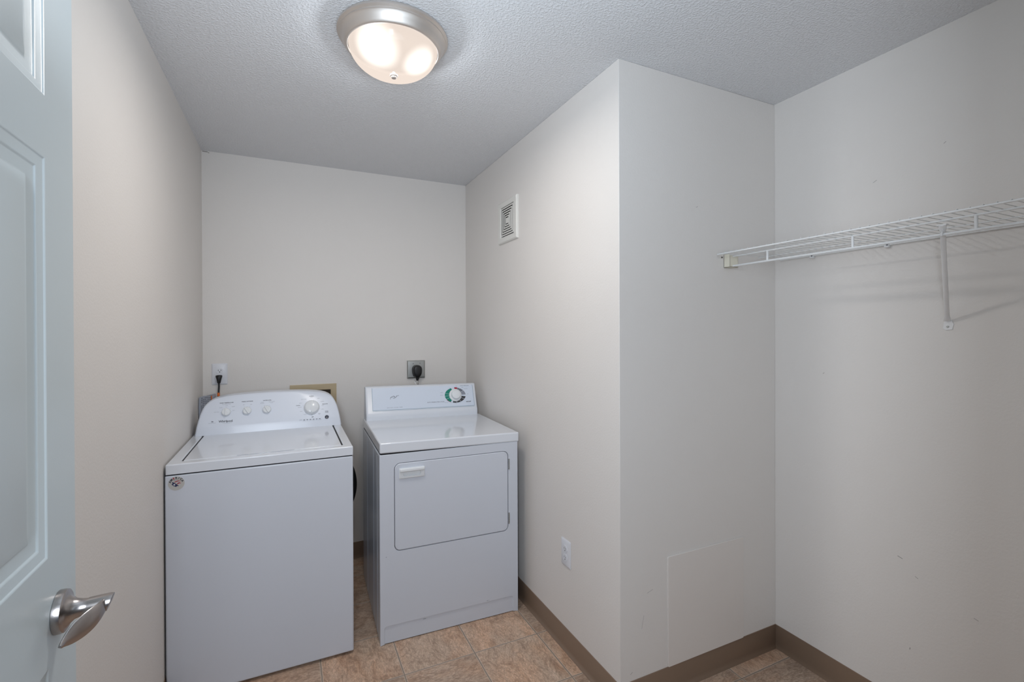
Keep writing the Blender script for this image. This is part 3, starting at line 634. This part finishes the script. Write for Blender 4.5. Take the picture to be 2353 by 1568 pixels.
# ------------------------------------------------------------------ clothes dryer
dr = thing('clothes_dryer', 'white front-loading clothes dryer with a teal-ringed dial, next to the right alcove wall', 'clothes dryer', (0.361, 2.209, 0), -math.atan(0.0287))
DB, DD = 0.685, 0.69
b0 = 0.002
bm = bmesh.new(); box(bm, (b0, 0.016, 0.004), (DB, DD, 0.864)); 
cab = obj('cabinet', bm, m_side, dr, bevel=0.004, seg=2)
bm = bmesh.new()
for y in (0.085, 0.215, 0.47):
    loops(bm, [[(b0 - 0.0002, y - 0.007, z), (b0 - 0.0018, y - 0.003, z), (b0 - 0.0018, y + 0.003, z), (b0 - 0.0002, y + 0.007, z)] for z in (0.02, 0.85)], cap=True, cap_start=True)
obj('side_rib', bm, m_side, cab, smooth=50)
# front panel with the door opening and an inset toe panel
FM = frame((0, 0, 0), (1, 0, 0), (0, 0, 1))                     # local z = out towards the room
dx0, dx1, dz0, dz1 = 0.0665, 0.633, 0.418, 0.823
bm = bmesh.new(); k = 8
CH_ = 0.0022; oo = outer_for(b0 + CH_, 0.112, DB - CH_, 0.866 - CH_, dx0, dz0, dx1, dz1, 0.028, k); ii = rrect(dx0, dz0, dx1, dz1, 0.028, k)
loops(bm, [[(*p, 0) for p in oo], [(*p, 0) for p in ii], [(*p, -0.014) for p in ii]], FM, cap=True)
# below: two legs and the recessed toe panel with rounded top corners
kx0, kx1, kz = 0.0205, 0.6585, 0.0835
def arch(k=6, r=0.013):
    up_ = [(kx0, 0.004)] + [(kx0 + r - r * math.cos(PI / 2 * j / k), kz - r + r * math.sin(PI / 2 * j / k)) for j in range(k + 1)]
    return up_ + [(kx0 + kx1 - p[0], p[1]) for p in up_[::-1]]
A = arch(); 
def outer_arch(A):
    r_ = []
    for (x, z) in A:
        if z <= 0.0045: r_.append((b0 if x < 0.3 else DB, 0.0))
        else: r_.append((None, z))
    n = len(A); res = []
    half = n // 2
    for i, (x, z) in enumerate(A):
        j = i if i < half else n - 1 - i; t_ = j / (half - 1)
        # up the side for the first 70 %, then along the top edge
        T0 = 4 / 7
        if t_ <= T0 + 1e-6: p = (b0 + CH_, 0.112 * t_ / T0)
        else: p = (b0 + CH_ + (kx0 + 0.013 - b0) * (t_ - T0) / (1 - T0), 0.112)
        res.append(p if i < half else (b0 + DB - p[0], p[1]))
    return res
OA = outer_arch(A)
loops(bm, [[(*p, 0) for p in OA], [(*p, 0) for p in A], [(p[0] + (0.002 if p[0] < 0.3 else -0.002), p[1] - (0.002 if p[1] > 0.01 else 0), -0.0045) for p in A]], FM, cap=False, closed=False)
Ai = [(p[0] + (0.002 if p[0] < 0.3 else -0.002), p[1] - (0.002 if p[1] > 0.01 else 0), -0.0045) for p in A]
bm.faces.new([bm.verts.new(FM @ Vector(p)) for p in Ai])
def strip(pr):
    bm.faces.new([bm.verts.new(FM @ Vector(p)) for p in pr])
zt = 0.866
for xa, xb in ((b0 + CH_, b0), (DB - CH_, DB)):                # softened vertical edges, then the returns
    xm = xa + (xb - xa) * 0.7
    strip([(xa, 0, 0), (xa, zt - CH_, 0), (xm, zt - CH_ * 0.3, -0.0007), (xm, 0.0005, -0.0007)]); strip([(xm, 0.0005, -0.0007), (xm, zt - CH_ * 0.3, -0.0007), (xb, zt, -CH_), (xb, 0.001, -CH_)])
    strip([(xb, 0.001, -CH_), (xb, zt, -CH_), (xb, zt, -0.0165), (xb, 0.001, -0.0165)])
strip([(b0 + CH_, zt - CH_, 0), (DB - CH_, zt - CH_, 0), (DB, zt, -CH_), (b0, zt, -CH_)]); strip([(b0, zt, -CH_), (DB, zt, -CH_), (DB, zt, -0.0165), (b0, zt, -0.0165)])
bmesh.ops.remove_doubles(bm, verts=bm.verts, dist=1e-5)
obj('front_panel', bm, m_white, dr)
bm = bmesh.new(); loops(bm, [[(*p, -0.012) for p in rrect(dx0 + 0.001, dz0 + 0.001, dx1 - 0.001, dz1 - 0.001, 0.027)]], FM, cap=True); obj('door_gap_shade', bm, m_dark, dr, label='dark sheet standing in for the shade in the gap around the door')  # black sheet behind the door edge paints the shade of the gap
bm = bmesh.new(); g = 0.0028
d0 = rrect(dx0 + g, dz0 + g, dx1 - g, dz1 - g, 0.0255, 8); d1 = rrect(dx0 + g + 0.003, dz0 + g + 0.003, dx1 - g - 0.003, dz1 - g - 0.003, 0.0225, 8)
loops(bm, [[(*p, -0.011) for p in d0], [(*p, -0.001) for p in d0], [(*p, 0.0015) for p in d1]], FM, cap=True, cap_start=True)
dd = obj('door', bm, m_white, dr, smooth=30)
bm = bmesh.new(); hx0, hx1, hz0, hz1 = 0.0885, 0.2065, 0.750, 0.797
ho = rrect(hx0, hz0, hx1, hz1, 0.004, 6); ht = rrect(hx0 + 0.003, hz0 + 0.003, hx1 - 0.003, hz1 - 0.003, 0.004, 6); hi_ = rrect(hx0 + 0.018, hz0 + 0.010, hx1 - 0.018, hz1 - 0.0165, 0.009, 6); hb = rrect(hx0 + 0.020, hz0 + 0.012, hx1 - 0.020, hz1 - 0.0185, 0.007, 6)
loops(bm, [[(*p, 0.0015) for p in ho], [(*p, 0.006) for p in ho], [(*p, 0.0085) for p in ht], [(*p, 0.0085) for p in hi_], [(*p, 0.0025) for p in hb]], FM, cap=True)
hd = obj('handle', bm, m_knob, dd, smooth=35)
bm = bmesh.new(); prism(bm, rrect(hx0 + 0.002, hz1 - 0.0135, hx1 - 0.002, hz1, 0.003, 4), FM @ Matrix.Translation((0, 0, 0.008)), 0.012); obj('pull_lip', bm, m_knob, hd, bevel=0.003, seg=3)
for z0, z1 in ((0.728, 0.783), (0.453, 0.510)):
    bm = bmesh.new(); n = 5
    for i in range(n):
        a_, c_ = z0 + (z1 - z0) * i / n, z0 + (z1 - z0) * (i + 0.86) / n; lathe(bm, [(0, a_), (0.0035, a_), (0.0035, c_), (0, c_)], Matrix.Translation((0.6365, -0.0005, 0)), 12)
    obj('hinge', bm, m_steel, dr, smooth=40)
# top: sits a little askew, its left front corner lifted
TLT = 0.0128
topm = Matrix.Translation((0, 0, 0.9205)) @ Matrix.Rotation(TLT, 4, 'Y')
bm = bmesh.new(); box(bm, (0.003, -0.003, -0.0475), (0.692, 0.70, 0.0)); bm.transform(topm)
top = obj('top', bm, m_gloss, dr, bevel=0.0065, seg=4)
bm = bmesh.new(); box(bm, (0.008, 0.003, 0.855), (0.680, 0.69, 0.867)); box(bm, (0.010, 0.005, 0.860), (0.678, 0.68, 0.8705)); obj('seam_shade', bm, m_dark, dr, label='dark strip standing in for the shade in the seam under the top')  # black strips paint the shade in the gap below the lifted top
# console
cp = [(0.588, -0.001), (0.5885, 0.020), (0.590, 0.034), (0.598, 0.0445), (0.652, 0.1785), (0.657, 0.184), (0.664, 0.186), (0.69, 0.186), (0.70, 0.180), (0.70, -0.001)]
bm = bmesh.new()
xs = [(0.0095, 0.010), (0.0115, 0.004), (0.0165, 0.001), (0.024, 0.0), (0.662, 0.0), (0.6695, 0.001), (0.6745, 0.004), (0.6765, 0.010)]
rings = []
for x, ins in xs: rings.append([(x, y + (ins if i < 5 else 0), z - (ins * 0.25 if 4 < i < 8 else 0)) for i, (y, z) in enumerate(cp)])
loops(bm, rings, cap=True, cap_start=True); bm.transform(topm)
con = obj('console', bm, m_cons2, dr, smooth=35, bevel=0)
QM = topm @ frame((0, 0.598, 0.0445), (1, 0, 0), (0, 0.054, 0.134))
bm = bmesh.new(); prism(bm, [(0.0475, 0.010), (0.6575, 0.010), (0.6575, 0.1425), (0.0475, 0.1425)], QM, 0.0008); face = obj('control_face', bm, m_face, con)
bm = bmesh.new(); L1 = 0.0012
dash(bm, QM, 0.0465, 0.1430, 0.0470, 0.0095, 0.0016, lift=L1); dash(bm, QM, 0.0465, 0.0098, 0.6585, 0.0098, 0.0016, lift=L1); dash(bm, QM, 0.6580, 0.0095, 0.6575, 0.1430, 0.0016, lift=L1); dash(bm, QM, 0.0455, 0.0045, 0.6585, 0.0045, 0.0009, lift=L1 - 0.0008)
obj('border_line', bm, m_line, con)
KX, KY = 0.5415, 0.0800
bm = bmesh.new()
def seg(a0, a1, mi, ro=1.0, ri=0.0):
    n = max(2, int((a1 - a0) / 4))
    inn_, out__ = [], []
    for i in range(n + 1):
        a = math.radians(a0 + (a1 - a0) * i / n); ex1, ey1 = 0.0665 * math.cos(a) * ro, 0.0478 * math.sin(a) * ro
        if ri: ix, iy = 0.0665 * math.cos(a) * ri, 0.0478 * math.sin(a) * ri
        else: q = 0.0360 / math.hypot(math.cos(a) * 0.0665, math.sin(a) * 0.0478); ix, iy = 0.0665 * math.cos(a) * q, 0.0478 * math.sin(a) * q
        out__.append(bm.verts.new(QM @ Vector((KX + ex1, KY + ey1, 0.0012)))); inn_.append(bm.verts.new(QM @ Vector((KX + ix, KY + iy, 0.0012))))
    for i in range(n): bm.faces.new((inn_[i], out__[i], out__[i + 1], inn_[i + 1])).material_index = mi
for a0, a1, mi in ((110, 162, 0), (164, 184, 0), (186, 208, 0), (210, 240, 0), (75, 92, 1), (62, 74, 2), (50, 61, 2), (38, 49, 2), (2, 36, 3), (-32, -12, 4), (-60, -34, 4), (-84, -62, 4), (-108, -86, 4)): seg(a0, a1, mi)
seg(213, 240, 1, 1.03, 0.97); seg(75, 92, 1, 1.05, 1.0)
obj('dial_marking', bm, [m_green, m_red, m_slate, m_gray, m_char], con)
kM = QM @ Matrix.Translation((KX, KY, 0.0012))
bm = bmesh.new(); lathe(bm, [(0.002, 0.0), (0.0395, 0.0), (0.0395, 0.002), (0.037, 0.0045), (0.028, 0.006), (0.0275, 0.007), (0.0272, 0.021), (0.0258, 0.0235), (0.0235, 0.0245), (0, 0.0248)], kM, 64); obj('timer_knob', bm, m_knob, con, smooth=35)
TT = lambda s_, x, y, sz, **k_: letters('heading_lettering', QM, m_ink, con, s_, x, y, sz, lift=0.0012, **k_)
bm = bmesh.new(); TT('AIR FLUFF', 0.622, 0.0355, 0.0072, bold=0.0003)
# script initials
for q in ([(0.147, 0.070), (0.150, 0.082), (0.157, 0.087), (0.163, 0.085)], [(0.150, 0.079), (0.158, 0.082), (0.166, 0.090), (0.172, 0.089)], [(0.163, 0.078), (0.170, 0.074), (0.176, 0.080), (0.172, 0.088), (0.165, 0.083)], [(0.170, 0.087), (0.178, 0.078), (0.183, 0.084), (0.186, 0.092)], [(0.180, 0.084), (0.190, 0.090), (0.199, 0.0925)]):
    for (x0, y0), (x1, y1) in zip(q, q[1:]): dash(bm, QM, x0, y0 + 0.002, x1, y1 + 0.002, 0.0013, lift=0.0012)
obj('script_mark', bm, m_ink, con)
TT = lambda s_, x, y, sz, **k_: letters('small_lettering', QM, m_gray, con, s_, x, y, sz, lift=0.0012, **k_)
TT('AUTO WRINKLE FREE CYCLES', 0.416, 0.0425, 0.0078, bold=0.0002); TT('AUTO REGULAR', 0.606, 0.1385, 0.0076, bold=0.0001); TT('OFF', 0.553, 0.1375, 0.0058)
for s_, x, y, z_ in (('HEAVY DUTY  4 CYCLES  3 TEMPS', 0.171, 0.0225, 0.0060), ('TIMED', 0.590, 0.1270, 0.005), ('MORE DRY', 0.613, 0.1180, 0.005), ('LESS', 0.622, 0.084, 0.005), ('NORMAL', 0.457, 0.099, 0.005), ('LESS DRY', 0.456, 0.083, 0.005), ('OFF', 0.512, 0.126, 0.005), ('VERY DRY', 0.481, 0.036, 0.005), ('OFF', 0.511, 0.037, 0.005), ('20', 0.543, 0.0275, 0.005), ('40', 0.571, 0.035, 0.005)): TT(s_, x, y, z_)
for x, z, w_ in ((0.518, 0.0885, 0.005), (0.526, 0.0895, 0.003), (0.205, 0.074, 0.014), (0.03, 0.40, 0.004)):
    bm = bmesh.new(); prism(bm, [(x - w_ / 2, z - 0.0012), (x + w_ / 2, z - 0.0006), (x + w_ / 2, z + 0.0010), (x - w_ / 2, z + 0.0006)], FM @ Matrix.Translation((0, 0, 0.0001 if z > 0.085 else -0.0044)), 0.0003); obj('chip_mark', bm, m_slate, dr)

# ------------------------------------------------------------------ wire shelf
sh = thing('wire_shelf', 'long white wire shelf with hanging rail and brace on the closet wall', 'shelf', (XC, 0.9, 1.738))
def sl(x, y, z): return (x - XC, y - 0.9, z - 1.738)
Y0, Y1 = 0.20, 1.402
bm = bmesh.new(); yy = Y1 - 0.012
while yy > Y0:
    tube(bm, [sl(1.9665, yy, 1.7405), sl(1.573, yy, 1.7405)], 0.00125, 6); yy -= 0.0262
obj('deck_wire', bm, m_wire, sh, smooth=60)
def rod(name, x, z, r, ya=Y0, yb=Y1):
    bm = bmesh.new(); tube(bm, [sl(x, ya, z), sl(x, yb, z)], r, 12); return obj(name, bm, m_wire, sh, smooth=60)
rod('front_rail', 1.577, 1.7365, 0.0030); rod('middle_rail', 1.816, 1.7365, 0.0022); rod('back_rail', 1.9655, 1.7365, 0.0030, Y0, 1.405)
rod('lip_rail', 1.671, 1.7350, 0.0032, Y0, 1.415); rod('hanging_rail', 1.671, 1.6955, 0.0042, Y0, 1.425)
for y in (1.248, 0.939, 0.627, 0.32):
    bm = bmesh.new(); tube(bm, [sl(1.671, y, 1.697), sl(1.671, y, 1.7345)], 0.0042, 10); obj('rail_tab', bm, m_wire, sh, smooth=60)
for y in (1.262, 0.986, 0.55):
    bm = bmesh.new(); box(bm, sl(1.958, y - 0.008, 1.7255), sl(1.9722, y + 0.008, 1.7445)); c_ = obj('wall_clip', bm, m_wire, sh, bevel=0.002)
    bm = bmesh.new(); lathe(bm, [(0, 0.0), (0.003, 0.0), (0.003, 0.002), (0, 0.002)], frame(sl(1.9580, y - 0.003, 1.735), (0, -1, 0), (0, 0, 1)), 12); obj('screw', bm, m_slate, c_, smooth=40)
# end bracket on the chase wall
bm = bmesh.new(); bx = [sl(1.660, 1.4365, 1.690), sl(1.690, 1.4365, 1.690)]
box(bm, sl(1.652, 1.405, 1.690), sl(1.700, 1.4368, 1.693)); box(bm, sl(1.652, 1.4335, 1.690), sl(1.700, 1.4368, 1.745)); box(bm, sl(1.652, 1.405, 1.690), sl(1.6545, 1.4368, 1.745)); box(bm, sl(1.6975, 1.405, 1.690), sl(1.700, 1.4368, 1.738))
box(bm, sl(1.652, 1.405, 1.690), sl(1.700, 1.4075, 1.738))
eb = obj('end_bracket', bm, m_cream, sh, bevel=0.001, label='yellowed end bracket')
bm = bmesh.new(); lathe(bm, [(0, 0.0), (0.0032, 0.0), (0.0032, 0.003), (0, 0.003)], frame(sl(1.640, 1.4366, 1.733), (1, 0, 0), (0, 0, 1)), 12); obj('screw', bm, m_crack, eb, smooth=40)
# diagonal brace: flat-pressed tube with a screwed foot
Pt, Pb = Vector((1.671, 0.700, 1.716)), Vector((1.9655, 0.811, 1.455)); d = (Pb - Pt).normalized(); sd = d.cross(Vector((0, 0, 1))).normalized(); nn = d.cross(sd)
bm = bmesh.new(); rings = []
for t_, a_, c_ in ((-0.02, 0.0085, 0.004), (0.0, 0.0085, 0.004), (0.04, 0.0064, 0.0050), (0.5, 0.0064, 0.0050), (0.93, 0.0064, 0.0050), (0.99, 0.0095, 0.0022), (1.0, 0.0095, 0.0018)):
    p = Pt + (Pb - Pt) * t_; rings.append([Vector(sl(*(p + sd * a_ * math.cos(2 * PI * k / 16) + nn * c_ * math.sin(2 * PI * k / 16)))) for k in range(16)])
loops(bm, rings, cap=True, cap_start=True); br = obj('brace', bm, m_brace, sh, smooth=50)
bm = bmesh.new(); tube(bm, [sl(*(Vector((1.671, 0.700, 1.6955)) + Vector((0.0065 * math.cos(a), 0, 0.0065 * math.sin(a))) + Vector((0, yo, 0)))) for a, yo in [(PI * k / 6 - 0.4, 0) for k in range(9)]], 0.0030, 8)
box(bm, sl(1.664, 0.689, 1.7205), sl(1.678, 0.711, 1.7240)); obj('hook', bm, m_brace, br, smooth=40)
bm = bmesh.new(); Mf = frame((sl(XC - 0.0002, 0.812, 1.44)), (0, -1, 0), (0, 0, 1)); prism(bm, [(-0.013, -0.010), (-0.006, -0.016), (0.012, -0.014), (0.016, 0.003), (0.010, 0.020), (-0.010, 0.020)], Mf, 0.0022); ft = obj('brace_foot', bm, m_brace, br, bevel=0.0008)
bm = bmesh.new(); lathe(bm, [(0, 0.002), (0.0038, 0.002), (0.0034, 0.004), (0, 0.0045)], Mf @ Matrix.Translation((0, -0.004, 0)), 16); obj('screw', bm, m_steel, ft, smooth=40)
